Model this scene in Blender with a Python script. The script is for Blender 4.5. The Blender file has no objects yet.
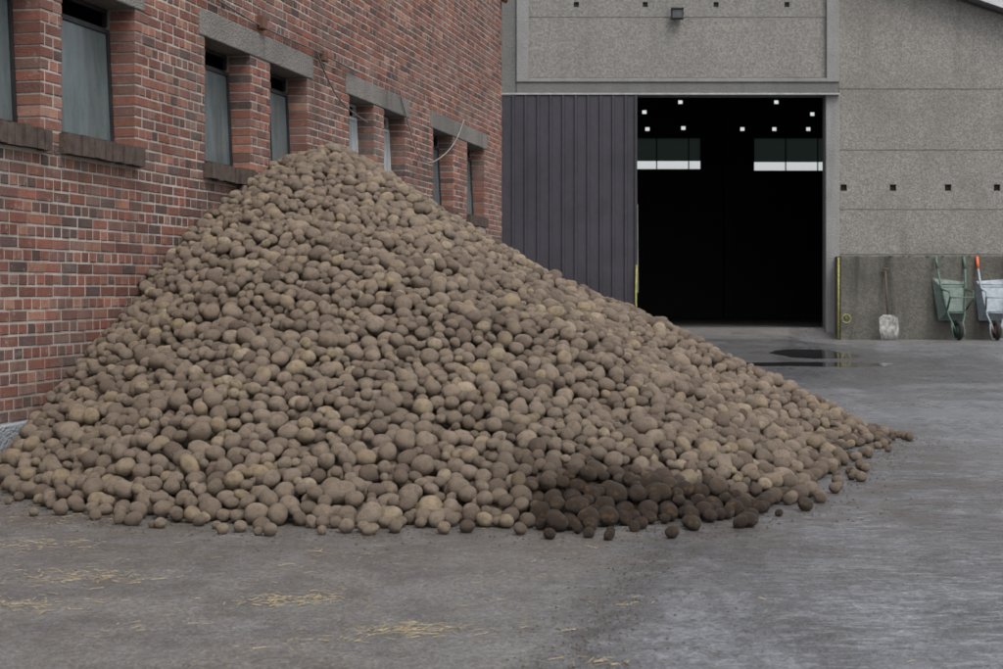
import bpy, math, random
import numpy as np
from mathutils import Vector, Matrix, noise
random.seed(7); rng=np.random.default_rng(7)
scene=bpy.context.scene
scene.view_settings.view_transform='Standard'
scene.view_settings.look='None'
scene.view_settings.exposure=0
COL=scene.collection

# ---------------------------------------------------------------- node helper
class G:
    def __init__(s,name):
        s.m=bpy.data.materials.new(name); s.m.use_nodes=True
        s.t=s.m.node_tree; s.n=s.t.nodes; s.l=s.t.links
        s.b=s.n.get('Principled BSDF'); s.out=s.n.get('Material Output')
        s.tc=s.n.new('ShaderNodeTexCoord'); s.P=s.tc.outputs['Object']
    def put(s,sock,v):
        if hasattr(v,'is_linked') or isinstance(v,bpy.types.NodeSocket): s.l.new(v,sock)
        else:
            if isinstance(v,(tuple,list)) and len(v)==3 and sock.type=='RGBA': v=(*v,1)
            sock.default_value=v
    def math(s,op,a,b=0.0,c=None,clamp=False):
        n=s.n.new('ShaderNodeMath'); n.operation=op; n.use_clamp=clamp
        s.put(n.inputs[0],a); s.put(n.inputs[1],b)
        if c is not None: s.put(n.inputs[2],c)
        return n.outputs[0]
    def noise(s,scale,detail=3,rough=.5,vec=None,dist=0):
        n=s.n.new('ShaderNodeTexNoise'); n.inputs['Scale'].default_value=scale
        n.inputs['Detail'].default_value=detail; n.inputs['Roughness'].default_value=rough
        n.inputs['Distortion'].default_value=dist
        s.l.new(vec if vec is not None else s.P,n.inputs['Vector']); return n.outputs[0]
    def vor(s,scale,vec=None):
        n=s.n.new('ShaderNodeTexVoronoi'); n.inputs['Scale'].default_value=scale
        s.l.new(vec if vec is not None else s.P,n.inputs['Vector']); return n.outputs['Distance']
    def mapv(s,loc=(0,0,0),rot=(0,0,0),sc=(1,1,1)):
        n=s.n.new('ShaderNodeMapping'); n.inputs['Location'].default_value=loc
        n.inputs['Rotation'].default_value=rot; n.inputs['Scale'].default_value=sc
        s.l.new(s.P,n.inputs['Vector']); return n.outputs[0]
    def ramp(s,f,a,b,lo=0.,hi=1.):
        n=s.n.new('ShaderNodeMapRange'); n.interpolation_type='SMOOTHSTEP'
        s.put(n.inputs['Value'],f); s.put(n.inputs['From Min'],a); s.put(n.inputs['From Max'],b)
        s.put(n.inputs['To Min'],lo); s.put(n.inputs['To Max'],hi); return n.outputs[0]
    def mix(s,f,a,b,mode='MIX'):
        n=s.n.new('ShaderNodeMix'); n.data_type='RGBA'; n.blend_type=mode
        s.put(n.inputs[0],f); s.put(n.inputs[6],a); s.put(n.inputs[7],b); return n.outputs[2]
    def cramp(s,f,stops):
        n=s.n.new('ShaderNodeValToRGB'); e=n.color_ramp.elements
        while len(e)<len(stops): e.new(.5)
        for i,(p,c) in enumerate(stops): e[i].position=p; e[i].color=(*c,1)
        s.put(n.inputs[0],f); return n.outputs[0]
    def xyz(s):
        n=s.n.new('ShaderNodeSeparateXYZ'); s.l.new(s.P,n.inputs[0]); return n.outputs
    def attr(s,name,kind='GEOMETRY'):
        n=s.n.new('ShaderNodeAttribute'); n.attribute_name=name; n.attribute_type=kind; return n
    def bump(s,h,dist=.01,strength=1.):
        n=s.n.new('ShaderNodeBump'); n.inputs['Distance'].default_value=dist
        n.inputs['Strength'].default_value=strength
        s.l.new(h,n.inputs['Height']); s.l.new(n.outputs[0],s.b.inputs['Normal'])
    def fin(s,col,rough=.8,metal=0.,spec=.4):
        s.put(s.b.inputs['Base Color'],col); s.put(s.b.inputs['Roughness'],rough)
        s.put(s.b.inputs['Metallic'],metal); s.b.inputs['Specular IOR Level'].default_value=spec
        return s.m

def simple(name,c,rough=.7,metal=0.,var=.25,scale=8,bump=.002):
    g=G(name); n=g.noise(scale,5,.6); n2=g.noise(scale*7,3,.6)
    f=g.math('MULTIPLY_ADD',n,.65,g.math('MULTIPLY',n2,.35))
    k=g.ramp(f,.3,.7)
    col=g.mix(k,tuple(x*(1-var) for x in c),tuple(min(1,x*(1+var)) for x in c))
    g.bump(n2,bump); return g.fin(col,g.ramp(n,.3,.7,max(0,rough-.1),min(1,rough+.1)),metal)

def concrete(name,c,speck=.25,stain=.3,spscale=22,bumpd=.006,streak=True):
    g=G(name)
    a=g.noise(spscale,2,.7); v=g.vor(spscale*1.7); big=g.noise(.7,4,.6)
    sp=g.ramp(a,.35,.68); sp2=g.ramp(v,.05,.6)
    s=g.math('MULTIPLY_ADD',sp,.6,g.math('MULTIPLY',sp2,.4))
    col=g.mix(s,tuple(x*(1-speck) for x in c),tuple(x*(1+speck) for x in c))
    col=g.mix(g.ramp(big,.38,.72,0,stain),col,tuple(x*.62 for x in c))
    if streak:
        st=g.noise(1.0,5,.65,g.mapv(sc=(2.6,2.6,.22)))
        col=g.mix(g.ramp(st,.5,.78,0,stain*1.1),col,(c[0]*.5,c[1]*.5,c[2]*.48))
        col=g.mix(g.ramp(st,.25,.42,stain*.6,0),col,tuple(x*1.35 for x in c))
    g.bump(g.math('ADD',a,v),bumpd); return g.fin(col,.9,spec=.25)

# ---------------------------------------------------------------- mesh helper
class MB:
    def __init__(s): s.v=[]; s.f=[]; s.c=[]; s.mi=[]
    def add(s,vs,fs,c=None,mi=0):
        o=len(s.v); s.v+= [tuple(v) for v in vs]; s.f+=[tuple(i+o for i in f) for f in fs]
        s.mi+=[mi]*len(fs)
        if c is not None: s.c+=[c]*len(vs)
    def box(s,x0,x1,y0,y1,z0,z1,c=None,mi=0):
        vs=[(x,y,z) for z in (z0,z1) for y in (y0,y1) for x in (x0,x1)]
        s.add(vs,[(0,2,3,1),(4,5,7,6),(0,1,5,4),(2,6,7,3),(0,4,6,2),(1,3,7,5)],c,mi)
    def tube(s,pts,r,n=8,mi=0,c=None,cap=True):
        pts=[Vector(p) for p in pts]; rr=r if isinstance(r,(list,tuple)) else [r]*len(pts)
        vs=[]; 
        for i,p in enumerate(pts):
            d=(pts[min(i+1,len(pts)-1)]-pts[max(i-1,0)]).normalized()
            u=d.cross(Vector((0,0,1)) if abs(d.z)<.9 else Vector((0,1,0))).normalized(); w=d.cross(u)
            for k in range(n):
                a=2*math.pi*k/n; vs.append(p+(u*math.cos(a)+w*math.sin(a))*rr[i])
        fs=[(i*n+k,i*n+(k+1)%n,(i+1)*n+(k+1)%n,(i+1)*n+k) for i in range(len(pts)-1) for k in range(n)]
        if cap: fs+= [tuple(range(n))[::-1],tuple((len(pts)-1)*n+k for k in range(n))]
        s.add(vs,fs,c,mi)
    def obj(s,name,mats,parent=None,smooth=False,bevel=0):
        me=bpy.data.meshes.new(name); me.from_pydata(s.v,[],s.f)
        if not isinstance(mats,(list,tuple)): mats=[mats]
        for m in mats: me.materials.append(m)
        me.polygons.foreach_set('material_index',s.mi)
        if s.c:
            a=me.color_attributes.new('bcol','FLOAT_COLOR','POINT')
            a.data.foreach_set('color',np.array([(*c,1) for c in s.c],dtype=np.float32).ravel())
        if smooth: me.polygons.foreach_set('use_smooth',[True]*len(me.polygons))
        me.update(); o=bpy.data.objects.new(name,me); COL.objects.link(o)
        if parent: o.parent=parent
        if bevel:
            b=o.modifiers.new('bevel','BEVEL'); b.width=bevel; b.segments=2; b.limit_method='ANGLE'
        return o
def box(name,x0,x1,y0,y1,z0,z1,mat,parent=None,bevel=0):
    m=MB(); m.box(x0,x1,y0,y1,z0,z1); return m.obj(name,mat,parent,bevel=bevel)
def empty(name,loc=(0,0,0),rz=0):
    o=bpy.data.objects.new(name,None); COL.objects.link(o); o.location=loc; o.rotation_euler=(0,0,rz)
    o.empty_display_size=.3; return o
def holes(mb,x0,x1,z0,z1,y0,y1,hs,mi=0):
    xs=sorted({x0,x1,*[h[0] for h in hs],*[h[1] for h in hs]})
    for a,b in zip(xs[:-1],xs[1:]):
        if b<=x0 or a>=x1 or b-a<1e-6: continue
        cur=[(z0,z1)]
        for h in hs:
            if h[0]<=a+1e-6 and h[1]>=b-1e-6:
                new=[]
                for (p,q) in cur:
                    if h[3]<=p or h[2]>=q: new.append((p,q)); continue
                    if h[2]>p: new.append((p,h[2]))
                    if h[3]<q: new.append((h[3],q))
                cur=new
        for p,q in cur: mb.box(a,b,y0,y1,p,q,mi=mi)

# ================================================================= MATERIALS
g=G('brick'); at=g.attr('bcol').outputs['Color']
n1=g.noise(28,4,.65); n2=g.noise(1.6,5,.65); n3=g.noise(140,2,.6); x,y,z=g.xyz()
c=g.mix(g.ramp(n1,.4,.75,0,.6),at,(.11,.055,.042))
c=g.mix(g.ramp(n2,.42,.72,0,.55),c,(.21,.165,.145))
c=g.mix(g.ramp(n3,.55,.75,0,.35),c,(.36,.30,.265))
sl_=g.math('MULTIPLY',g.ramp(g.noise(14,4,.7),.57,.66),g.ramp(g.noise(.9,4,.6),.35,.65,.15,.9))
c=g.mix(g.math('MULTIPLY',sl_,.65),c,(.38,.33,.295))
low=g.math('MULTIPLY',g.ramp(z,.3,1.5,1,0),g.ramp(g.noise(2.3,5,.7),.4,.65))
c=g.mix(g.math('MULTIPLY',low,.5),c,(.14,.105,.085))
st=g.noise(1.,5,.7,g.mapv(sc=(3.,3.,.25)))
c=g.mix(g.ramp(st,.48,.70,0,.65),c,(.075,.055,.048))
# grime running down under the sills
sg=g.math('MULTIPLY',g.ramp(z,1.2,1.97,0,1),g.ramp(z,1.97,2.02,1,0)); sg=g.math('MULTIPLY',sg,g.ramp(g.noise(1.,4,.7,g.mapv(sc=(7,7,.4))),.42,.62))
c=g.mix(g.math('MULTIPLY',sg,.5),c,(.07,.06,.05))
g.bump(g.math('ADD',n1,n3),.008); BRICK=g.fin(c,.88,spec=.25)
g=G('mortar'); n1=g.noise(60,4,.7); n2=g.noise(1.3,4,.6)
c=g.mix(g.ramp(n2,.35,.7),(.46,.415,.375),(.28,.245,.22)); c=g.mix(g.ramp(n1,.45,.75,0,.5),c,(.17,.14,.125))
g.bump(n1,.006); MORTAR=g.fin(c,.95,spec=.1)
PLINTH=concrete('plinth_concrete',(.25,.27,.29),.12,.6,30)
LINTEL=concrete('lintel_concrete',(.18,.17,.155),.2,.8,30)
PANEL=concrete('aggregate_panel',(.195,.186,.17),.45,.4,24)
PANEL2=concrete('aggregate_panel_upper',(.195,.188,.174),.42,.35,24)
SMOOTHC=concrete('smooth_concrete',(.23,.23,.225),.08,.5,20)
GREYC=concrete('grey_concrete',(.14,.14,.135),.1,.4,20)
STAINC=concrete('stained_concrete',(.105,.10,.087),.3,1.1,14)
MOSS=simple('moss',(.06,.07,.035),.95,var=.5,scale=20)
DOORM=simple('door_sheet_metal',(.034,.032,.041),.5,0,.25,1.2)
DARKM=simple('dark_metal',(.02,.02,.023),.5)
WHITEM=simple('pale_paint',(.42,.43,.43),.5,var=.2)
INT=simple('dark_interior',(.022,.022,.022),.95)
YEL=simple('yellow_paint',(.26,.25,.07),.6,var=.5,scale=20)
ROOF=simple('roof_sheet',(.16,.16,.165),.7)
SILLM=simple('sill_brick',(.075,.055,.045),.95,var=.5,scale=14,bump=.006)
GREEN=simple('green_paint',(.07,.12,.095),.55,var=.35,scale=18)
ORANGE=simple('orange_plastic',(.60,.13,.045),.5)
GALV=simple('galvanised_steel',(.27,.31,.34),.45,.2,.25,12)
TYRE=simple('rubber',(.02,.02,.02),.85)
WOOD=simple('worn_wood',(.09,.065,.05),.8)
def glass(name,c,r=.25):
    g=G(name); n=g.noise(3,4,.6,g.mapv(sc=(3,3,.6))); d=g.noise(30,3,.7)
    cc=g.mix(g.ramp(n,.3,.7),tuple(x*.62 for x in c),c); cc=g.mix(g.ramp(d,.5,.75,0,.4),cc,tuple(x*.5 for x in c))
    return g.fin(cc,r,spec=.6)
GL1=glass('dusty_glass',(.115,.145,.15)); GL2=glass('pale_glass',(.42,.46,.48)); 
g=G('translucent_sheet'); g.fin((.3,.36,.3),.6)
tr=g.n.new('ShaderNodeBsdfTranslucent'); tr.inputs[0].default_value=(.17,.20,.175,1); g.l.new(tr.outputs[0],g.out.inputs['Surface']); TRANS=g.m

# ================================================================= GROUND
def ss(a,b,x):
    t=np.clip((x-a)/(b-a),0,1); return t*t*(3-2*t)
xs=np.unique(np.concatenate([np.array([-500,-200,-80,-40,-20]),np.arange(-12,16,.4),np.array([16,20,40,80,200,500])]))
ys=np.unique(np.concatenate([np.array([-200,-80,-30,-10,0]),np.arange(1,38,.4),np.array([40,50,62,80,150,300,700])]))
X,Y=np.meshgrid(xs,ys)
Z=.23*ss(23.5,31.8,Y)*(1-ss(5.2,6.9,X)*(Y<32.3))
Z=Z*(1-ss(46,60,Y))
V=np.stack([X,Y,Z],-1).reshape(-1,3); nx=len(xs)
F=[(j*nx+i,j*nx+i+1,(j+1)*nx+i+1,(j+1)*nx+i) for j in range(len(ys)-1) for i in range(nx-1)]
g=G('wet_concrete_ground'); x,y,z=g.xyz()
big=g.noise(.32,5,.6); mid=g.noise(1.7,6,.7); fine=g.noise(45,3,.7); grain=g.noise(130,2,.6); mot=g.noise(9,6,.8)
along=g.noise(1.,5,.65,g.mapv(rot=(0,0,math.radians(12.4)),sc=(2.6,.18,1)))
scr=g.noise(1.,4,.7,g.mapv(rot=(0,0,math.radians(20)),sc=(6,28,1)),dist=.6)
c=g.mix(g.ramp(big,.35,.65),(.10,.103,.112),(.17,.177,.195))
c=g.mix(g.ramp(along,.44,.62,0,.75),c,(.06,.061,.067))
c=g.mix(g.ramp(mid,.47,.64,0,.55),c,(.235,.242,.262))
c=g.mix(g.ramp(mot,.49,.60,0,.6),c,(.065,.065,.067))
c=g.mix(g.ramp(mot,.36,.45,.5,0),c,(.26,.268,.288))
t=g.math('MULTIPLY_ADD',x,.9768,g.math('MULTIPLY',y,-.2142))
wob=g.math('MULTIPLY',g.math('SUBTRACT',g.noise(2.5,4,.6),.5),.28)
tw=g.math('ADD',t,wob)
left=g.ramp(tw,-1.0,-.5,1,0)
lc=g.mix(g.ramp(g.noise(3.2,6,.75),.42,.6),(.155,.146,.132),(.095,.086,.076))
c=g.mix(g.math('MULTIPLY',left,.7),c,lc)
d=g.math('ABSOLUTE',g.math('ADD',tw,.72))
sm=g.ramp(d,.0,.24,1,0); sm=g.math('MULTIPLY',sm,g.ramp(g.noise(7,5,.75),.3,.6,.0,.9))
c=g.mix(sm,c,(.035,.033,.032))
def track(cx,wd,k):
    dd_=g.math('ABSOLUTE',g.math('SUBTRACT',g.math('ADD',t,g.math('MULTIPLY',wob,.4)),cx)); band=g.ramp(dd_,wd*.75,wd,1,0)
    wv=g.math('SINE',g.math('MULTIPLY',g.math('ADD',y,g.math('MULTIPLY',dd_,1.1)),38.))
    lug=g.ramp(wv,-.2,.4,.45,1.); return g.math('MULTIPLY',g.math('MULTIPLY',band,lug),g.ramp(g.noise(1.1,4,.6),.36,.58,0,k))
for cx,wd,k in ((.55,.26,.85),(2.35,.26,.85),(3.6,.3,.6),(-.1,.22,.5)):
    c=g.mix(track(cx,wd,k),c,(.05,.05,.053))
c=g.mix(g.math('MULTIPLY',g.ramp(scr,.50,.60,0,.55),g.ramp(t,-.6,.2)),c,(.29,.30,.33))
c=g.mix(g.ramp(fine,.40,.62,.0,.6),c,(.05,.048,.047))
c=g.mix(g.ramp(grain,.56,.68,0,.5),c,(.38,.37,.365))
px=g.math('ADD',x,-.2); py=g.math('ADD',y,-9.2)
dd=g.math('SQRT',g.math('ADD',g.math('MULTIPLY',px,px),g.math('MULTIPLY',py,py)))
dirt=g.math('MULTIPLY',g.ramp(dd,2.4,4.2,1,0),g.ramp(g.noise(2.2,5,.75),.32,.6))
c=g.mix(g.math('MULTIPLY',dirt,.75),c,(.065,.053,.043))
spk=g.math('MULTIPLY',g.ramp(g.noise(35,3,.8),.56,.64),g.ramp(g.noise(2.2,4,.65),.44,.60)); spk=g.math('MULTIPLY',spk,left)
c=g.mix(g.math('MULTIPLY',spk,.7),c,(.27,.225,.135))
def blob(cx,cy,rx,ry,k=.8):
    a=g.math('DIVIDE',g.math('ADD',x,-cx),rx); b=g.math('DIVIDE',g.math('ADD',y,-cy),ry)
    q=g.math('SQRT',g.math('ADD',g.math('MULTIPLY',a,a),g.math('MULTIPLY',b,b)))
    return g.math('ADD',q,g.math('MULTIPLY',g.math('SUBTRACT',g.noise(1.1,4,.6),.5),k))
wetz=g.ramp(blob(4.4,22.5,3.6,7.5,k=1.8),.55,1.15,1,0)
pud=g.math('MAXIMUM',g.ramp(blob(5.15,24.6,.7,1.4),.9,.98,1,0),g.ramp(blob(4.5,21.6,1.4,.8,k=1.5),.8,.9,1,0))
c=g.mix(g.math('MULTIPLY',wetz,.7),c,(.045,.045,.047))
c=g.mix(g.math('MULTIPLY',pud,.85),c,(.03,.03,.03))
c=g.mix(g.math('MULTIPLY',g.ramp(y,28,30.5),.5),c,(.16,.155,.145))
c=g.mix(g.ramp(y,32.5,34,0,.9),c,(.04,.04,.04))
wp=g.ramp(g.noise(.9,5,.7),.45,.58)
ro=g.ramp(mot,.35,.6,.56,.30); ro=g.math('SUBTRACT',ro,g.math('MULTIPLY',wp,.12)); ro=g.math('SUBTRACT',ro,g.math('MULTIPLY',wetz,.06))
ro=g.math('ADD',ro,g.math('MULTIPLY',left,.15))
ro=g.math('MULTIPLY',ro,g.math('SUBTRACT',1.,g.math('MULTIPLY',pud,.9)))
h=g.math('MULTIPLY_ADD',fine,.5,g.math('MULTIPLY_ADD',scr,.35,g.math('MULTIPLY_ADD',mid,.8,g.math('MULTIPLY',mot,.8))))
h=g.math('MULTIPLY',h,g.math('SUBTRACT',1.,pud))
g.bump(h,.016); GM=g.fin(c,ro,spec=.5)
me=bpy.data.meshes.new('ground'); me.from_pydata(V.tolist(),[],F); me.materials.append(GM)
me.polygons.foreach_set('use_smooth',[True]*len(me.polygons))
COL.objects.link(bpy.data.objects.new('ground',me))

# ================================================================= BRICK BUILDING
AW=math.atan2(.9768,.2142)
BB=empty('brick_building',(-5.08,0,0),AW)
def S(yv): return yv*1.02375
wins=[(S(8.60),S(9.65)),(S(9.92),S(10.96)),(S(12.19),S(13.14)),(S(13.61),S(14.57)),
      (S(15.84),S(16.70)),(S(17.08),S(17.93)),(S(19.19),S(20.20)),(S(20.99),S(22.02))]
pairs=[(0,1),(2,3),(4,5),(6,7)]
ZS0,ZS1,ZT,ZL=1.975,2.13,3.1375,3.37
S0,S1,H=4.0,S(23.2),6.6
voids=[]; wh=[]
for a,b in wins:
    voids+=[(a,b,ZS1,ZT,1),(a-.04,b+.04,ZS0,ZS1,0)]; wh.append((a-.008,b+.008,ZS0+.02,ZT+.01))
for i,j in pairs: voids.append((wins[i][0]-.12,wins[j][1]+.14,ZT,ZL,0))
CH=.0775; rows=int((H-.27)/CH)
bm_=MB()
pal=[(.25,.095,.066),(.21,.083,.061),(.29,.128,.086),(.155,.07,.056),(.33,.175,.125),(.09,.06,.054),(.22,.13,.105),(.19,.10,.08)]
def brick(a,b,z0,z1,depth,y0=0.):
    c=pal[rng.choice(8,p=[.2,.19,.13,.13,.08,.11,.08,.08])]; k=rng.uniform(.68,1.22); c=tuple(q*k for q in c)
    j=lambda s:rng.uniform(-s,s)
    yy=y0+j(.0025); e=.004; tl=j(.0022)
    a+=j(.0025); b+=j(.0025); z0+=j(.002); z1+=j(.002)
    vs=[(a+e,yy+tl,z0+e),(b-e,yy-tl,z0+e),(b-e,yy-tl,z1-e),(a+e,yy+tl,z1-e),
        (a,yy+e,z0),(b,yy+e,z0),(b,yy+e,z1),(a,yy+e,z1),(a,depth,z0),(b,depth,z0),(b,depth,z1),(a,depth,z1)]
    bm_.add(vs,[(0,1,2,3),(4,5,1,0),(5,6,2,1),(6,7,3,2),(7,4,0,3),(4,8,9,5),(5,9,10,6),(6,10,11,7),(7,11,8,4)],c)
J=.015
for r in range(rows):
    z0=.27+r*CH; z1=z0+CH-J; zm=(z0+z1)/2
    L=.216 if r%2==0 else .108; off=0 if r%4<2 else L*.5
    if r%2: off+=.054
    segs=[(S0,S1,False,False)]
    for (a,b,c0,c1,isw) in voids:
        if c0<zm<c1:
            ns=[]
            for (p,q,lp,lq) in segs:
                if b<=p or a>=q: ns.append((p,q,lp,lq)); continue
                if a>p: ns.append((p,a,lp,bool(isw)))
                if b<q: ns.append((b,q,bool(isw),lq))
            segs=ns
    for (p,q,lp,lq) in segs:
        k=math.floor((p-off)/L); x0=p
        while x0<q-.02:
            x1=min(q,off+(k+1)*L)
            if q-x1<.05: x1=q
            if x1-x0>.035 or x1>=q:
                dp=.2 if ((x0==p and lp) or (x1==q and lq)) else .06
                brick(x0+ (0 if x0==p else J/2), x1-(0 if x1==q else J/2), z0,z1,dp)
                x0=x1
            k+=1
bm_.obj('brickwork',BRICK,BB)
m=MB(); holes(m,S0+.01,S1-.01,0,H,.0055,.25,wh); m.obj('mortar_wall',MORTAR,BB)
m=MB(); m.box(S0+.01,S1-.01,9,9.2,0,H); m.box(S0+.01,S0+.2,.26,8.99,0,H); m.box(S1-.2,S1-.012,.26,8.99,0,H); m.obj('rear_walls',simple('plain_brick',(.2,.075,.05),.9),BB)
m=MB(); m.add([(S0-.3,-.35,H+.02),(S1+.15,-.35,H+.02),(S1+.15,9.5,H+.02),(S0-.3,9.5,H+.02),(S0-.3,4.6,H+2.4),(S1+.15,4.6,H+2.4)],[(0,1,5,4),(2,3,4,5),(0,4,3),(1,2,5),(3,2,1,0)]); m.obj('roof',ROOF,BB)
m=MB(); m.box(S0+.25,S1-.25,1.2,1.25,0.1,H-.3); m.box(S0+.25,S1-.25,.26,1.19,1.3,1.35); m.box(S0+.25,S1-.25,.26,1.19,4.2,4.25);m.obj('dark_interior',INT,BB)
box('plinth',S0,S1+.02,-.045,.2,-.2,.262,PLINTH,BB,bevel=.012)
m=MB()
for a,b in wins:
    n=int((b-a+.08)/.085); w=(b-a+.08)/n
    for k in range(n):
        dy=rng.uniform(-.012,.012); m.box(a-.04+k*w+.004,a-.04+(k+1)*w-.004,-.065+dy,.19,ZS0+.012+rng.uniform(-.006,.006),ZS1-.008+rng.uniform(-.01,.006))
m.obj('window_sills',SILLM,BB)
m=MB()
for i,j in pairs:
    m.box(wins[i][0]-.12,wins[j][1]+.14,-.012,.24,ZT+.004,ZL-.006)
m.obj('lintels',LINTEL,BB,bevel=.01)
for k,(a,b) in enumerate(wins):
    pale=k in(4,5)
    m=MB(); f=.035; zt=ZS1+.86; ti=.05
    def q(x,z,dy=0): return (x,.175+ti*(z-ZS1)+dy,z)
    def bar(xa,xb,za,zb,mi,d=.02):
        vs=[q(xa,za,-d),q(xb,za,-d),q(xb,zb,-d),q(xa,zb,-d),q(xa,za,d),q(xb,za,d),q(xb,zb,d),q(xa,zb,d)]
        m.add(vs,[(0,1,2,3),(7,6,5,4),(0,4,5,1),(1,5,6,2),(2,6,7,3),(3,7,4,0)],mi=mi)
    A,B=a+.012,b-.012; z0=ZS1+.005
    bar(A,A+f,z0,zt,0); bar(B-f,B,z0,zt,0); bar(A+f,B-f,z0,z0+f,0); bar(A+f,B-f,zt-f,zt,0)
    if k==3: 
        mid=(A+B)/2; bar(mid-.01,mid+.01,z0+f,zt-f,0,.012)
    bar(A+f,B-f,z0+f,zt-f,1,.004)
    m.box(A,A+.02,.215,.245,zt+.02,ZT-.004,mi=0); m.box(B-.02,B,.215,.245,zt+.02,ZT-.004,mi=0); 
    m.box(A+.02,B-.02,.216,.244,ZT-.03,ZT-.004,mi=0)
    m.obj('window',[DARKM if not pale else WHITEM, GL2 if pale else GL1],BB)
def cable(name,pts,r=.008,mat=None,parent=None):
    cu=bpy.data.curves.new(name,'CURVE'); cu.dimensions='3D'; cu.bevel_depth=r
    sp=cu.splines.new('NURBS'); sp.points.add(len(pts)-1); sp.use_endpoint_u=True; sp.order_u=3
    for i,p in enumerate(pts): sp.points[i].co=(*p,1)
    cu.materials.append(mat); o=bpy.data.objects.new(name,cu); COL.objects.link(o); o.parent=parent; return o
PC=simple('cable_sheath',(.13,.12,.115),.6); PC2=simple('cable_sheath_pale',(.22,.21,.20),.6)
cable('cable',[(S(9),-.02,3.62),(S(10.5),-.03,3.55),(S(12),-.02,3.50),(S(12.6),-.03,3.46),(S(13.4),-.02,3.42),(S(14.6),-.03,3.43),(S(15.3),-.03,3.42),(S(16),-.04,3.40)],.009,PC,BB)
cable('cable',[(S(14.75),-.03,3.42),(S(15.0),-.04,3.2),(S(15.5),-.06,2.95),(S(16.3),-.05,2.9)],.008,PC,BB)
cable('cable',[(S(17.6),-.03,3.4),(S(18.1),-.03,2.9),(S(18.5),-.06,2.62),(S(19.3),-.06,2.75),(S(20.3),-.04,3.1),(S(20.7),-.02,3.42)],.008,PC2,BB)
m=MB(); m.box(S(13.28),S(13.4),-.06,0,3.4,3.52); m.box(S(14.9),S(15.0),-.06,0,3.36,3.46); m.obj('junction_box',simple('rusty_iron',(.12,.06,.04),.9),BB,bevel=.006)
m=MB(); m.tube([(S1-.1,-.1,H),(S1-.1,-.1,5.62),(S1-.1,-.05,5.5)],.05,10); m.obj('downpipe',simple('rusty_pipe',(.16,.07,.04),.8),BB,smooth=True)

# ================================================================= HALL
HD=32.5; k=HD/1500.
def hx(px): return (px-501)*k
def hz(py): return 1.1+(288-py)*k
HB=empty('storage_hall',(0,HD,0))
ox0,ox1,oz=hx(637),hx(825),hz(96)
XR,XL=24.,-22.; apx=0.6
def rz(x): return 7.34+(10.1-x)*.343 if x>apx else 7.34+(10.1-apx)*.343-(apx-x)*.343
m=MB(); holes(m,XL,XR,0,5.5,.12,.3,[(ox0-.0,ox1,0,oz)])
m.add([(XL,.12,5.5),(XR,.12,5.5),(XR,.12,max(5.5,rz(XR))),(apx,.12,rz(apx)),(XL,.12,max(5.5,rz(XL)))],[(0,1,2,3,4)])
m.obj('front_wall_core',GREYC,HB)
UP=MB()
u0,u1=hx(528),hx(826)
def panel(mb,x0,x1,z0,z1,yf,yb=.118):
    a=min(z1,rz(x0)-.05); b=min(z1,rz(x1)-.05)
    if a<=z0 and b<=z0: return
    a=max(a,z0+.01); b=max(b,z0+.01)
    vs=[(x0,yf,z0),(x1,yf,z0),(x1,yf,b),(x0,yf,a),(x0,yb,z0),(x1,yb,z0),(x1,yb,b),(x0,yb,a)]
    mb.add(vs,[(0,1,2,3),(7,6,5,4),(0,4,5,1),(1,5,6,2),(2,6,7,3),(3,7,4,0)])
zc=hz(17)
vents=[hx(576),hx(645),hx(716),hx(787)]
hs=[(v-.055,v+.055,hz(4)-.055,hz(4)+.055) for v in vents]
holes(UP,u0,u1,hz(77),zc-.012,.06,.118,[]); holes(UP,u0,u1,zc+.012,8.2,.06,.118,hs)
UP.obj('upper_panels',PANEL2,HB)
m=MB(); m.box(u0,u1,.085,.117,zc-.012,zc+.012); m.obj('panel_joint',WHITEM,HB)
m=MB(); m.box(hx(516),u0,-.03,.118,hz(82),8.2); m.box(u1,hx(838.5),-.03,.118,hz(82),8.2); m.box(u0,u1,-.03,.118,hz(82),hz(78)); m.obj('window_frame_pilasters',SMOOTHC,HB,bevel=.01)
m=MB(); panel(m,XL,hx(516)-.006,0,12,.03); m.obj('left_wall_panels',GREYC,HB)
m=MB(); m.box(hx(516),hx(838.5),-.0,.117,hz(94),hz(82)-.006); m.obj('door_lintel_beam',GREYC,HB,bevel=.01)
m=MB(); m.box(-2.,hx(838),-.16,-.03,hz(95.5),hz(93.8)); m.obj('door_track',simple('track_steel',(.30,.31,.31),.5),HB)
box('door_jamb',ox1,hx(838.5),-.05,.117,.0,hz(94)-.006,SMOOTHC,HB,bevel=.012)
RP=MB()
R0=hx(839)
rowsz=[(0,hz(254.5)),(hz(254.5),hz(209.5)),(hz(209.5),hz(150)),(hz(150),hz(89)),(hz(89),8.2),(8.2,12)]
hol=[(hx(p)-.07,hx(p)+.07,hz(187.5)-.07,hz(187.5)+.07) for p in (843.5,893,948,997,1050,1100)]
for (a,b) in rowsz:
    if a<hz(187.5)<b: holes(RP,R0,12.5,a+.01,b-.01,.03,.118,hol); holes(RP,12.52,18.6,a+.01,b-.01,.03,.118,[])
    elif b<7: 
        holes(RP,R0,12.5,a+.01,b-.01,.03,.118,[]); panel(RP,12.52,18.6,a+.01,b-.01,.03)
    else:
        panel(RP,R0,12.5,a+.01,b-.01,.03); 
        if a<7: panel(RP,12.52,18.6,a+.01,b-.01,.03)
RP.obj('right_wall_panels',PANEL,HB)
m=MB()
for (a,b) in rowsz[:4]: m.box(R0,18.6,.055,.117,b-.0095,b+.0095)
m.obj('panel_sealant',simple('sealant',(.36,.35,.33),.8),HB)
m=MB()
for p in hol: m.box(p[0]+.002,p[1]-.002,.10,.117,p[2]+.002,p[3]-.002)
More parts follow.
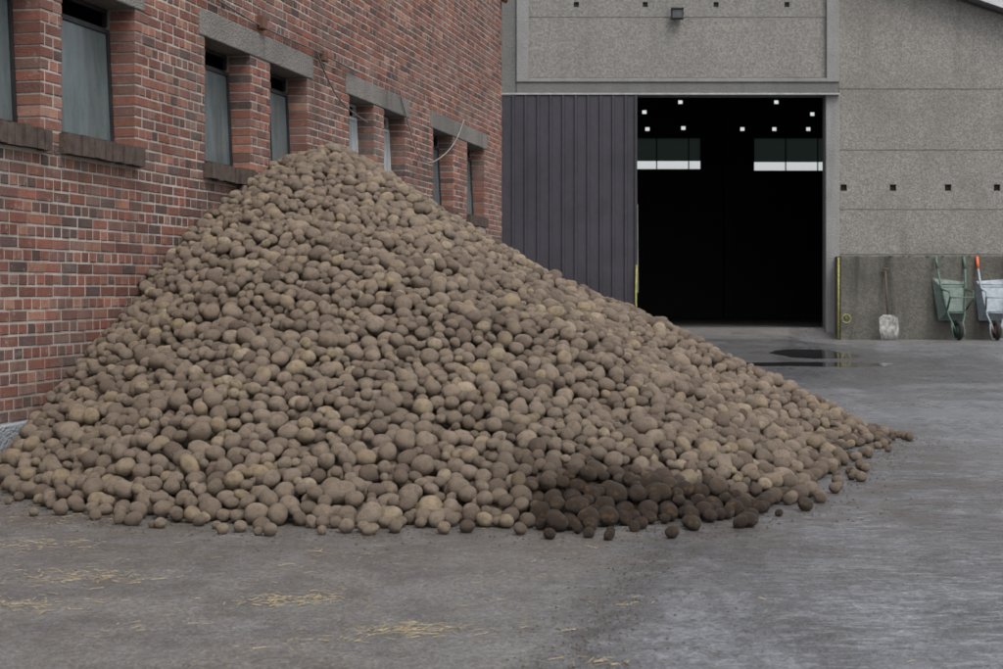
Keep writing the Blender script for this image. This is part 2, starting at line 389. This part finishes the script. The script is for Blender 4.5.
for p in hs: m.box(p[0]+.002,p[1]-.002,.10,.117,p[2]+.002,p[3]-.002)
m.obj('vent_backs',TYRE,HB)
BD=12.
m=MB()
for sx in (1,-1):
    xe=XR if sx==1 else XL
    e=rz(xe); ap=rz(apx)
    for (ya,yb,zt,zb) in ((-.35,BD+.4,.16,.0),):
        vs=[(apx,ya,ap+zb),(xe,ya,e+zb),(xe,yb,e+zb),(apx,yb,ap+zb),(apx,ya,ap+zt),(xe,ya,e+zt),(xe,yb,e+zt),(apx,yb,ap+zt)]
        m.add(vs,[(0,1,2,3),(7,6,5,4),(0,4,5,1),(1,5,6,2),(2,6,7,3),(3,7,4,0)])
m.obj('roof',ROOF,HB)
m=MB()
for sx in (1,-1):
    xe=XR if sx==1 else XL; e=rz(xe); ap=rz(apx)
    vs=[(apx,-.38,ap-.02),(xe,-.38,e-.02),(xe,-.38,e+.18),(apx,-.38,ap+.18),(apx,-.352,ap-.02),(xe,-.352,e-.02),(xe,-.352,e+.18),(apx,-.352,ap+.18)]
    m.add(vs,[(0,1,2,3),(7,6,5,4),(0,4,5,1),(1,5,6,2),(2,6,7,3),(3,7,4,0)])
m.obj('verge_trim',WHITEM,HB)
kb=(HD+BD)/1500.
bx=lambda p:(p-501)*kb
bz=lambda p:1.1+(288-p)*kb
bh=[(bx(560),bx(700),bz(169),bz(138)),(bx(753),bx(848),bz(170.5),bz(138))]
for (p,q_) in [(644,112),(647,129),(680,102),(683,128),(742,129),(774,129),(776,102),(808,129),(812,114),(838,128),(620,128)]:
    bh.append((bx(p)-.065,bx(p)+.065,bz(q_)-.055,bz(q_)+.055))
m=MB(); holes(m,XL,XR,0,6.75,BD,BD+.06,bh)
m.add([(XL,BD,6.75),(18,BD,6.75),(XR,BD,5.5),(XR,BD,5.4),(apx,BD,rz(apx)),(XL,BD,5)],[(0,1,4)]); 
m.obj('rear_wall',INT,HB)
m=MB(); m.box(bx(560),bx(700),BD+.02,BD+.04,bz(161),bz(138)); m.box(bx(753),bx(848),BD+.02,BD+.04,bz(162),bz(138)); m.obj('translucent_panels',TRANS,HB)
m=MB()
for a in (bx(560),bx(753)):
    for i in range(5): 
        xx=a+i*.95
        if xx<bx(848) and not bx(700)<xx<bx(752): m.box(xx-.015,xx+.015,BD-.04,BD-.002,bz(170.5),bz(138))
m.box(bx(722),bx(722)+.3,BD-.4,BD-.05,.2,6.7)
m.box(XL,XL+.2,.3,BD-.01,0,5.4); m.box(XR-.2,XR,.3,BD-.01,0,5.4)
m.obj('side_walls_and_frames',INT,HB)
m=MB()
for xe in (XR,XL):
    e=rz(xe); ap=rz(apx); m.add([(apx,.31,ap-.03),(xe,.31,e-.03),(xe,BD-.01,e-.03),(apx,BD-.01,ap-.03)],[(0,1,2,3)])
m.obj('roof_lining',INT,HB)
m=MB(); d0,d1=-1.6,hx(636); pitch=.27; zb,zt_=.27,hz(96)-.01
prof=[]; xx=d0
while xx<d1-.05:
    prof+= [(xx,-.13),(xx+.19,-.13),(xx+.205,-.165),(xx+.255,-.165)]; xx+=pitch
prof=[p for p in prof if p[0]<d1-.06]; prof.append((d1-.05,-.13))
vs=[];
for (a,b) in prof: vs+=[(a,b,zb),(a,b,zt_)]
m.add(vs,[(2*i,2*i+2,2*i+3,2*i+1) for i in range(len(prof)-1)])
m.box(d1-.05,d1,-.18,-.08,zb,zt_); m.box(d0,d1-.05,-.125,-.08,zb,zb+.1); m.box(d0,d1-.05,-.125,-.08,zt_-.1,zt_-.002)
m.obj('sliding_door_leaf',DOORM,HB)
m=MB(); m.tube([(d1+.01,-.2,1.0),(d1+.0,-.2,2.9)],.012,8); m.obj('door_edge_strip',simple('edge_paint',(.16,.17,.15),.6),HB)
m=MB(); fx,fz=hx(676),hz(15)
m.box(fx-.13,fx+.13,-.16,-.04,fz-.11,fz+.11,mi=0); m.box(fx-.105,fx+.105,-.17,-.161,fz-.085,fz+.085,mi=1); m.box(fx-.02,fx+.02,-.04,.058,fz-.05,fz+.02,mi=0); m.box(fx-.14,fx+.14,-.2,-.16,fz+.1,fz+.125,mi=0)
m.obj('floodlight',[TYRE,simple('lamp_glass',(.06,.065,.07),.3)],HB)

# ================================================================= LOW WALL
LD=31.9; kl=LD/1500.
lx=lambda p:(p-501)*kl
LW=empty('concrete_retaining_wall')
ltop=1.1+(288-256)*kl
m=MB(); xa=lx(840)
for i in range(4):
    a=xa+i*3.6; m.box(a,a+3.585,LD,HD-.01,-.1,ltop-.002*i)
m.obj('wall_blocks',STAINC,LW,bevel=.02)
m=MB()
for i in range(400):
    a=xa+rng.uniform(.05,12); y_=LD+rng.uniform(.0,.34); r=rng.uniform(.02,.07); h_=rng.uniform(.005,.022)
    m.add([(a-r,y_,ltop-.006),(a,y_-r*.5,ltop-.006),(a+r,y_,ltop-.006),(a,y_+r*.5,ltop-.006),(a,y_,ltop+h_)],[(0,1,4),(1,2,4),(2,3,4),(3,0,4)])
m.obj('moss',MOSS,LW)
m=MB(); m.tube([(lx(837),LD-.08,.02),(lx(837.3),LD-.07,1.75)],.022,8)
m.obj('yellow_marker_post',YEL,None,smooth=True)
m=MB()
pts=[(lx(845)+.09*math.cos(a)+.0,LD-.07-.01*a/6,.45+.09*math.sin(a)) for a in np.linspace(0,12,40)]
m.tube(pts,.012,6); m.tube([(lx(845),LD-.09,.45),(lx(845),LD+.0,.5)],.01,6); m.obj('yellow_hose',YEL,None,smooth=True)
m=MB(); pp=[(hx(634)+.02,HD-.3,1.6),(hx(634)+.0,HD-.3,.8),(hx(634)+.05,HD-.32,.2)]
m.tube(pp,.022,8); m.obj('yellow_pole',YEL,None,smooth=True)
# ================================================================= SHOVEL
SH=empty('shovel',(lx(884),LD-.05,0)); SH.scale=(1.03,1.03,1.03)
m=MB(); m.tube([(0,-.22,.5),(0,-.02,1.42)],.02,8); m.tube([(-.07,-.015,1.46),(.07,-.015,1.46)],.018,8); m.tube([(0,-.02,1.40),(-.065,-.015,1.46)],.012,6); m.tube([(0,-.02,1.40),(.065,-.015,1.46)],.012,6); m.obj('handle',WOOD,SH,smooth=True)
m=MB()
rowsb=[(.52,.10,-.225),(.46,.19,-.235),(.2,.20,-.29),(.02,.17,-.33)]
vs=[]
for (zz,hw,yy) in rowsb: vs+=[(-hw,yy-.03,zz),(-hw*.5,yy,zz),(hw*.5,yy,zz),(hw,yy-.03,zz)]
m.add(vs,[(4*i+j,4*i+j+1,4*i+j+5,4*i+j+4) for i in range(3) for j in range(3)])
o=m.obj('blade',simple('lime_caked_steel',(.24,.24,.23),.8,var=.7,scale=12),SH,smooth=True); sd=o.modifiers.new('s','SOLIDIFY'); sd.thickness=.01

# ================================================================= WHEELBARROWS
def barrow(x,rot,paint,grip,traym,frame):
    B=empty('wheelbarrow',(x,LD-.52,0),rot); B.scale=(1.05,1.05,1.05)
    def P(t,h,off=0): return (t,.46*(h/1.68)-off,h)
    m=MB()
    for s in (-1,1):
        m.tube([P(s*.05,.17),P(s*.07,.24),P(s*.17,.5),P(s*.26,1.1),P(s*.29,1.45)],.023,8)
        m.tube([P(s*.25,1.02),P(s*.25,.98,.34),P(s*.25,.86,.36),P(s*.20,.62,.05)],.02,8)
    m.tube([P(-.25,.86,.36),P(.25,.86,.36)],.014,8); m.tube([P(-.19,.55),P(.19,.55)],.014,8); m.tube([P(-.26,1.12),P(.26,1.12)],.014,8)
    m.tube([P(-.07,.17),P(.07,.17)],.012,8)
    m.tube([P(-.12,.40),P(-.13,.15,-.0),P(-.1,.03),P(.1,.03),P(.13,.15),P(.12,.40)],.016,8)
    m.obj('frame',frame,B,smooth=True)
    m=MB()
    for s in (-1,1): m.tube([P(s*.29,1.44),P(s*.295,1.68)],.029,10)
    m.obj('grips',grip,B,smooth=True)
    def T(t,h,dep): return (t,.46*(h/1.68)+dep,h)
    b=[T(-.17,.58,.03),T(.17,.58,.03),T(.22,1.04,.03),T(-.22,1.04,.03)]
    r=[T(-.27,.40,.27),T(.27,.40,.27),T(.34,1.24,.20),T(-.34,1.24,.20)]
    m=MB(); m.add(b+r,[(0,1,2,3),(0,4,5,1),(1,5,6,2),(2,6,7,3),(3,7,4,0)])
    o=m.obj('tray',traym,B); sd=o.modifiers.new('s','SOLIDIFY'); sd.thickness=.008; sd.offset=0
    bv=o.modifiers.new('b','BEVEL'); bv.width=.05; bv.segments=3
    m=MB(); m.tube(r+[r[0]],.013,8); m.obj('tray_rim',traym,B,smooth=True)
    m=MB(); R=.19; n=28; q=10; vs=[]
    for i in range(n):
        a=2*math.pi*i/n
        for j in range(q):
            bb=2*math.pi*j/q; rr=R-.035+.045*math.cos(bb); vs.append((.05*math.sin(bb),.05+rr*math.cos(a),.2+rr*math.sin(a)))
    m.add(vs,[(i*q+j,((i+1)%n)*q+j,((i+1)%n)*q+(j+1)%q,i*q+(j+1)%q) for i in range(n) for j in range(q)],mi=0)
    m.tube([(-.03,.05,.2),(.03,.05,.2)],.10,18,mi=1)
    m.obj('wheel',[TYRE,paint],B,smooth=True)
barrow(lx(951.5),.12,GREEN,GREEN,simple('faded_green_tray',(.12,.155,.135),.6,var=.35,scale=10),GREEN)
barrow(lx(989),-.08,ORANGE,ORANGE,GALV,GALV)

# ================================================================= POTATO PILE
AP=np.array([-1.50,14.0]); HP=2.40
foot=[(-2.73,8.17),(-1.9,7.15),(-.9,6.78),(-.23,6.88),(.22,6.72),(.92,6.98),(1.42,7.43),(1.70,8.05),(2.02,9.07),(2.36,10.1),(2.85,11.0),(2.55,12.0),(1.95,13.4),(1.25,14.9),(.3,16.1),(-.6,17.0)]
pol=[]
for (a,b) in foot:
    dx,dy=a-AP[0],b-AP[1]; pol.append((math.atan2(dx,-dy),math.hypot(dx,dy)))
for an,R in ((-18.5,5.15),(-22.7,5.1),(-28,4.9),(-60,4.6),(-110,4.4),(-160,4.)): pol.append((math.radians(an),R))
pol.sort(); pa=np.array([p[0] for p in pol]); pr=np.array([p[1] for p in pol])
pa=np.concatenate([pa-2*math.pi,pa,pa+2*math.pi]); pr=np.tile(pr,3)
RES=.010
gx=np.arange(-3.6,3.6,RES); gy=np.arange(6.2,18.8,RES)
GX,GY=np.meshgrid(gx,gy)
def vnoise(sc,amp,seed):
    r=np.random.default_rng(seed); nx_=int(7.4*sc)+4; ny_=int(13*sc)+4
    L=r.uniform(-1,1,(ny_,nx_)); fx=(GX+3.6)*sc; fy=(GY-6.2)*sc
    ix=fx.astype(int); iy=fy.astype(int); u=fx-ix; v=fy-iy; u=u*u*(3-2*u); v=v*v*(3-2*v)
    return amp*((L[iy,ix]*(1-u)+L[iy,ix+1]*u)*(1-v)+(L[iy+1,ix]*(1-u)+L[iy+1,ix+1]*u)*v)
th=np.arctan2(GX-AP[0],-(GY-AP[1])); rr=np.hypot(GX-AP[0],GY-AP[1])
RR=np.interp(th,pa,pr)+vnoise(3.,.07,11)+vnoise(7.,.05,12); tt=rr/RR
PPm=np.interp(th,np.radians([-180,-60,-15,0,20,45,70,110,180]),[1.05,1.35,1.38,1.25,1.08,.92,.83,.83,1.0])
TG=HP*(1-np.clip(tt,0,3)**PPm)
# small r: p<1 would spike the apex, blend to a rounded top
TG=np.minimum(TG,HP-.16*np.clip(rr,0,1))
lump=vnoise(.8,.06,1)+vnoise(2.,.04,2)+vnoise(5,.025,3)
TG=TG+lump*np.clip(TG/.5,0,1)*np.clip(rr/1.2,.25,1)
WL=(GX+5.08)*(-.9768)+GY*.2142
HM=np.maximum(0,TG-.18)
NX,NY=len(gx),len(gy)
kern={}
for ri in range(20,76,2):
    r=ri/1000; n=int(r/RES); a=np.arange(-n,n+1)*RES; A,Bk=np.meshgrid(a,a); d2=A*A+Bk*Bk
    kern[ri]=(n,np.where(d2<r*r,np.sqrt(np.maximum(r*r-d2,0)),-9.))
def rest(ix,iy,ri):
    n,K=kern[ri]
    if ix-n<0 or iy-n<0 or ix+n>=NX or iy+n>=NY: return 9.
    return (HM[iy-n:iy+n+1,ix-n:ix+n+1]+K).max()
pts=[]
cand=np.argwhere((TG>-.06)&(WL<-.04)); 
NT=90000
sel=cand[rng.integers(0,len(cand),NT)]
radii=np.clip(rng.normal(.0425,.0085,NT),.026,.066)
off=[(3,0),(-3,0),(0,3),(0,-3)]
for q_ in range(NT):
    iy,ix=int(sel[q_][0]),int(sel[q_][1]); r=radii[q_]; ri=int(r*500)*2
    z=rest(ix,iy,ri); 
    if z>8: continue
    sc=z-TG[iy,ix]
    if sc>.08+r: continue
    for st in range(4):
        best=None
        for (a,b) in off:
            jx,jy=ix+a,iy+b
            if jx<8 or jy<8 or jx>=NX-8 or jy>=NY-8: continue
            z2=rest(jx,jy,ri); s2=z2-TG[jy,jx]*.8-TG[iy,ix]*.2
            if s2<sc-1e-4 and (best is None or s2<best[0]): best=(s2,jx,jy,z2)
        if best is None: break
        ix,iy,z=best[1:]; sc=z-TG[iy,ix]
    if z-TG[iy,ix]>.5*r: continue
    lim=-.05-r if z<.31 else -r*.98
    if WL[iy,ix]>lim: continue
    n,K=kern[ri]; sub=HM[iy-n:iy+n+1,ix-n:ix+n+1]; np.maximum(sub,z+K,out=sub)
    pts.append((gx[ix],gy[iy],z,r))
for (a,b) in [(549,539),(270,536),(222,534),(485,527),(892,437),(880,443),(346,533),(819,500),(120,524),(740,528),(370,535),(747,527),(884,434),(868,455),(240,532),(640,529),(877,449),(850,476),(60,515),(160,528),(567,531),(693,530),(805,511),(900,438)]:
    Yv=1650/(b-288); Xv=(a-501)/1500*Yv; r=rng.uniform(.026,.04)
    jx=int(round((Xv-gx[0])/RES)); jy=int(round((Yv-gy[0])/RES)); n=4
    if 8<jx<NX-8 and 8<jy<NY-8 and HM[jy-n:jy+n+1,jx-n:jx+n+1].max()>.0: continue
    pts.append((Xv,Yv,r*.85,r))
for i in range(110):
    th_=rng.uniform(-.3,1.2); R=np.interp(th_,pa,pr)+abs(rng.normal(.04,.10)); Xv,Yv=AP[0]+math.sin(th_)*R,AP[1]-math.cos(th_)*R
    r=rng.uniform(.02,.038); jx=int(round((Xv-gx[0])/RES)); jy=int(round((Yv-gy[0])/RES)); n=4
    if not(8<jx<NX-8 and 8<jy<NY-8) or HM[jy-n:jy+n+1,jx-n:jx+n+1].max()>.0: continue
    pts.append((Xv,Yv,r*.85,r)); HM[jy-n:jy+n+1,jx-n:jx+n+1]=r*2
pts=np.array(pts); NPT=len(pts); print('POTATOES',NPT)
rot=np.zeros((NPT,3)); rot[:,2]=rng.uniform(0,6.283,NPT); rot[:,0]=rng.normal(0,.45,NPT); rot[:,1]=rng.normal(0,.4,NPT)
strong=rng.random(NPT)<.25; rot[strong,0]=rng.uniform(0,3.1,strong.sum())
me=bpy.data.meshes.new('potato_pile'); me.vertices.add(NPT); me.vertices.foreach_set('co',pts[:,:3].astype(np.float32).ravel())
def addattr(n,t,d,key='value'):
    a=me.attributes.new(n,t,'POINT'); a.data.foreach_set(key,d)
addattr('prot','FLOAT_VECTOR',rot.astype(np.float32).ravel(),'vector')
addattr('psize','FLOAT',(pts[:,3]*.985).astype(np.float32))
addattr('pidx','INT',rng.integers(0,12,NPT).astype(np.int32))
addattr('tint','FLOAT',rng.random(NPT).astype(np.float32))
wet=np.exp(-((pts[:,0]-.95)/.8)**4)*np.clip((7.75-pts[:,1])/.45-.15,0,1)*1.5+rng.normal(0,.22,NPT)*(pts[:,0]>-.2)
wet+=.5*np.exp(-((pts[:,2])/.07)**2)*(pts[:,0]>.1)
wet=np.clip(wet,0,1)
addattr('wet','FLOAT',wet.astype(np.float32))
PO=bpy.data.objects.new('potato_pile',me); COL.objects.link(PO)
g=G('potato_skin'); ti=g.attr('tint','INSTANCER').outputs['Fac']; we=g.attr('wet','INSTANCER').outputs['Fac']
n1=g.noise(1.6,4,.65); n2=g.noise(7,4,.7); n3=g.noise(26,3,.7); v=g.vor(2.4)
c=g.cramp(ti,[(0,(.17,.124,.092)),(.15,(.26,.20,.148)),(.55,(.325,.253,.19)),(.85,(.38,.30,.228)),(.95,(.42,.325,.20)),(1,(.50,.41,.30))])
c=g.mix(g.ramp(n1,.42,.68,0,.5),c,(.165,.123,.093))
c=g.mix(g.ramp(n2,.5,.70,0,.5),c,(.43,.35,.27))
c=g.mix(g.ramp(n3,.56,.74,0,.45),c,(.12,.085,.062))
eye=g.ramp(v,.05,.12,1,0); c=g.mix(g.math('MULTIPLY',eye,.6),c,(.08,.05,.034))
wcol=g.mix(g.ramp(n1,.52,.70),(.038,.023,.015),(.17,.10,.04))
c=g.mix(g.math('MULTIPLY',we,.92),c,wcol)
g.bump(g.math('SUBTRACT',g.math('MULTIPLY_ADD',n2,.3,g.math('MULTIPLY',n3,.15)),g.math('MULTIPLY',eye,.4)),.08)
POT=g.fin(c,g.math('SUBTRACT',.76,g.math('MULTIPLY',we,.42)),spec=.38)
pc=bpy.data.collections.new('potato_variants')
import bmesh
for i in range(12):
    bm=bmesh.new(); bmesh.ops.create_icosphere(bm,subdivisions=3,radius=1)
    sx=random.choice([random.uniform(1.02,1.18),random.uniform(1.15,1.4)]); sy=random.uniform(.94,1.02); sz=random.uniform(.84,.95); bend=random.uniform(-.05,.05)
    for v_ in bm.verts:
        p=v_.co.copy(); nn=noise.noise(p*.8+Vector((i*7,0,0)))*.11+noise.noise(p*2.2+Vector((i*3,5,0)))*.03
        p=p*(1+nn); tap=1+.08*p.x*(1 if i%2 else -.6)
        v_.co=Vector((p.x*sx,p.y*sy*tap+bend*p.x*p.x,p.z*sz*tap))
    m_=bpy.data.meshes.new('potato'); bm.to_mesh(m_); bm.free(); m_.materials.append(POT)
    m_.polygons.foreach_set('use_smooth',[True]*len(m_.polygons))
    pc.objects.link(bpy.data.objects.new('potato_%d'%i,m_))
ng=bpy.data.node_groups.new('potato_scatter','GeometryNodeTree')
ng.interface.new_socket('Geometry',in_out='INPUT',socket_type='NodeSocketGeometry')
ng.interface.new_socket('Geometry',in_out='OUTPUT',socket_type='NodeSocketGeometry')
N=ng.nodes; Lk=ng.links
gi=N.new('NodeGroupInput'); go=N.new('NodeGroupOutput')
m2p=N.new('GeometryNodeMeshToPoints'); iop=N.new('GeometryNodeInstanceOnPoints')
ci=N.new('GeometryNodeCollectionInfo'); ci.inputs['Collection'].default_value=pc; ci.inputs['Separate Children'].default_value=True; ci.inputs['Reset Children'].default_value=True
def na(name,t):
    n=N.new('GeometryNodeInputNamedAttribute'); n.data_type=t; n.inputs['Name'].default_value=name; return n.outputs['Attribute']
e2r=N.new('FunctionNodeEulerToRotation')
Lk.new(gi.outputs[0],m2p.inputs['Mesh']); Lk.new(m2p.outputs[0],iop.inputs['Points'])
Lk.new(ci.outputs[0],iop.inputs['Instance']); iop.inputs['Pick Instance'].default_value=True
Lk.new(na('pidx','INT'),iop.inputs['Instance Index'])
Lk.new(na('prot','FLOAT_VECTOR'),e2r.inputs[0]); Lk.new(e2r.outputs[0],iop.inputs['Rotation'])
Lk.new(na('psize','FLOAT'),iop.inputs['Scale']); Lk.new(iop.outputs[0],go.inputs[0])
md=PO.modifiers.new('scatter','NODES'); md.node_group=ng
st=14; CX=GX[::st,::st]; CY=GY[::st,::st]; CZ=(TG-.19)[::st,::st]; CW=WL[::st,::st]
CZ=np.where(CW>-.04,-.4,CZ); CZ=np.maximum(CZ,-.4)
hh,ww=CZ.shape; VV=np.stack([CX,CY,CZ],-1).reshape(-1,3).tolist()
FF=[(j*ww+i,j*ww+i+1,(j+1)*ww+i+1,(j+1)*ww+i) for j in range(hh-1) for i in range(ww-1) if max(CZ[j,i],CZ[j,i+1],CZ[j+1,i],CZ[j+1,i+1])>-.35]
m=MB(); m.add(VV,FF); m.obj('pile_core',simple('gap_shade',(.03,.022,.016),.95),PO,smooth=True)  # near-black mound under the potatoes; its colour paints the shade in the gaps

# ================================================================= STRAW & CRUMBS
m=MB()
def g2(a,b): Yv=1650/(b-288); return ((a-501)/1500*Yv,Yv)
cl=[(20,545,.15,90),(85,578,.13,130),(10,605,.13,100),(290,600,.09,120),(415,630,.09,130),(130,628,.10,12),(310,640,.1,14),(595,662,.06,20),(640,603,.06,8),(40,520,.2,30),(200,560,.6,45),(500,600,.8,25),(800,580,1.0,14),(430,560,.5,14)]
for (a,b,s,n) in cl:
    cx,cy=g2(a,b)
    for i in range(n):
        x_=cx+rng.normal(0,s*1.1); y_=cy+rng.normal(0,s*.6); an=rng.uniform(0,6.28); L=rng.uniform(.010,.055); w=rng.uniform(.0007,.0018)
        if (x_+5.08)*(-.9768)+y_*.2142>-.1: continue
        d=np.array([math.cos(an),math.sin(an)]); nrm=np.array([-d[1],d[0]])*w; z_=rng.uniform(.001,.006); z2=rng.uniform(.001,.009)
        p0=np.array([x_,y_])-d*L/2; p1=np.array([x_,y_])+d*L/2+nrm*rng.uniform(-4,4)
        m.add([(*(p0-nrm),z_),(*(p0+nrm),z_),(*(p1+nrm),z2),(*(p1-nrm),z2),(*p0,z_+w),(*p1,z2+w)],[(0,3,5,4),(1,4,5,2),(0,1,2,3)])
m.obj('straw',simple('straw_stalk',(.28,.225,.13),.7,var=.45,scale=30))
m=MB()
def crumb(x_,y_,r):
    vs=[]; 
    for d in ((1,0,0),(-1,0,0),(0,1,0),(0,-1,0),(0,0,1)):
        vs.append((x_+d[0]*r*rng.uniform(.6,1.2),y_+d[1]*r*rng.uniform(.6,1.2),max(.001,d[2]*r*rng.uniform(.5,.9))))
    m.add(vs,[(0,2,4),(2,1,4),(1,3,4),(3,0,4)])
for i in range(1500):
    th_=rng.uniform(-.4,1.35); R=np.interp(th_,pa,pr)+abs(rng.normal(0,.22)); crumb(AP[0]+math.sin(th_)*R,AP[1]-math.cos(th_)*R,rng.uniform(.003,.011))
for i in range(900):
    y_=rng.uniform(3.6,7.5); t_=-.72+rng.normal(0,.12); crumb((t_+.2142*y_)/.9768,y_,rng.uniform(.002,.008))
for i in range(1600):
    crumb(rng.uniform(-3,5),rng.uniform(3.8,12),rng.uniform(.0015,.005))
m.obj('soil_crumbs',simple('soil_crumb',(.07,.054,.04),.95))

# ================================================================= LIGHT & WORLD
w=bpy.data.worlds.new('World'); scene.world=w; w.use_nodes=True
nt=w.node_tree; bg=nt.nodes['Background']; sky=nt.nodes.new('ShaderNodeTexSky'); sky.sky_type='NISHITA'; sky.sun_disc=False
EL,RT=math.radians(58),math.radians(150)
sky.sun_elevation=EL; sky.sun_rotation=RT; sky.air_density=1.; sky.dust_density=4.; sky.ozone_density=1.
hsv=nt.nodes.new('ShaderNodeHueSaturation'); hsv.inputs['Saturation'].default_value=.32; hsv.inputs['Value'].default_value=1.5
nt.links.new(sky.outputs[0],hsv.inputs['Color']); nt.links.new(hsv.outputs[0],bg.inputs[0]); bg.inputs[1].default_value=.15
sl=bpy.data.lights.new('sun','SUN'); sl.energy=1.25; sl.angle=math.radians(20); sl.color=(1,.97,.93)
so=bpy.data.objects.new('sun',sl); COL.objects.link(so)
dirv=Vector((math.sin(RT)*math.cos(EL),math.cos(RT)*math.cos(EL),math.sin(EL)))
so.rotation_euler=dirv.to_track_quat('Z','Y').to_euler(); so.location=dirv*30

# ================================================================= CAMERA
cam=bpy.data.cameras.new('camera'); co=bpy.data.objects.new('camera',cam); COL.objects.link(co)
co.location=(0,0,1.1); co.rotation_euler=(math.radians(90),0,0)
cam.sensor_width=36; cam.lens=1500/1003*36; cam.shift_y=-46.5/1003; cam.clip_end=2000
cam.dof.use_dof=True; cam.dof.focus_distance=9.5; cam.dof.aperture_fstop=6.3
scene.camera=co
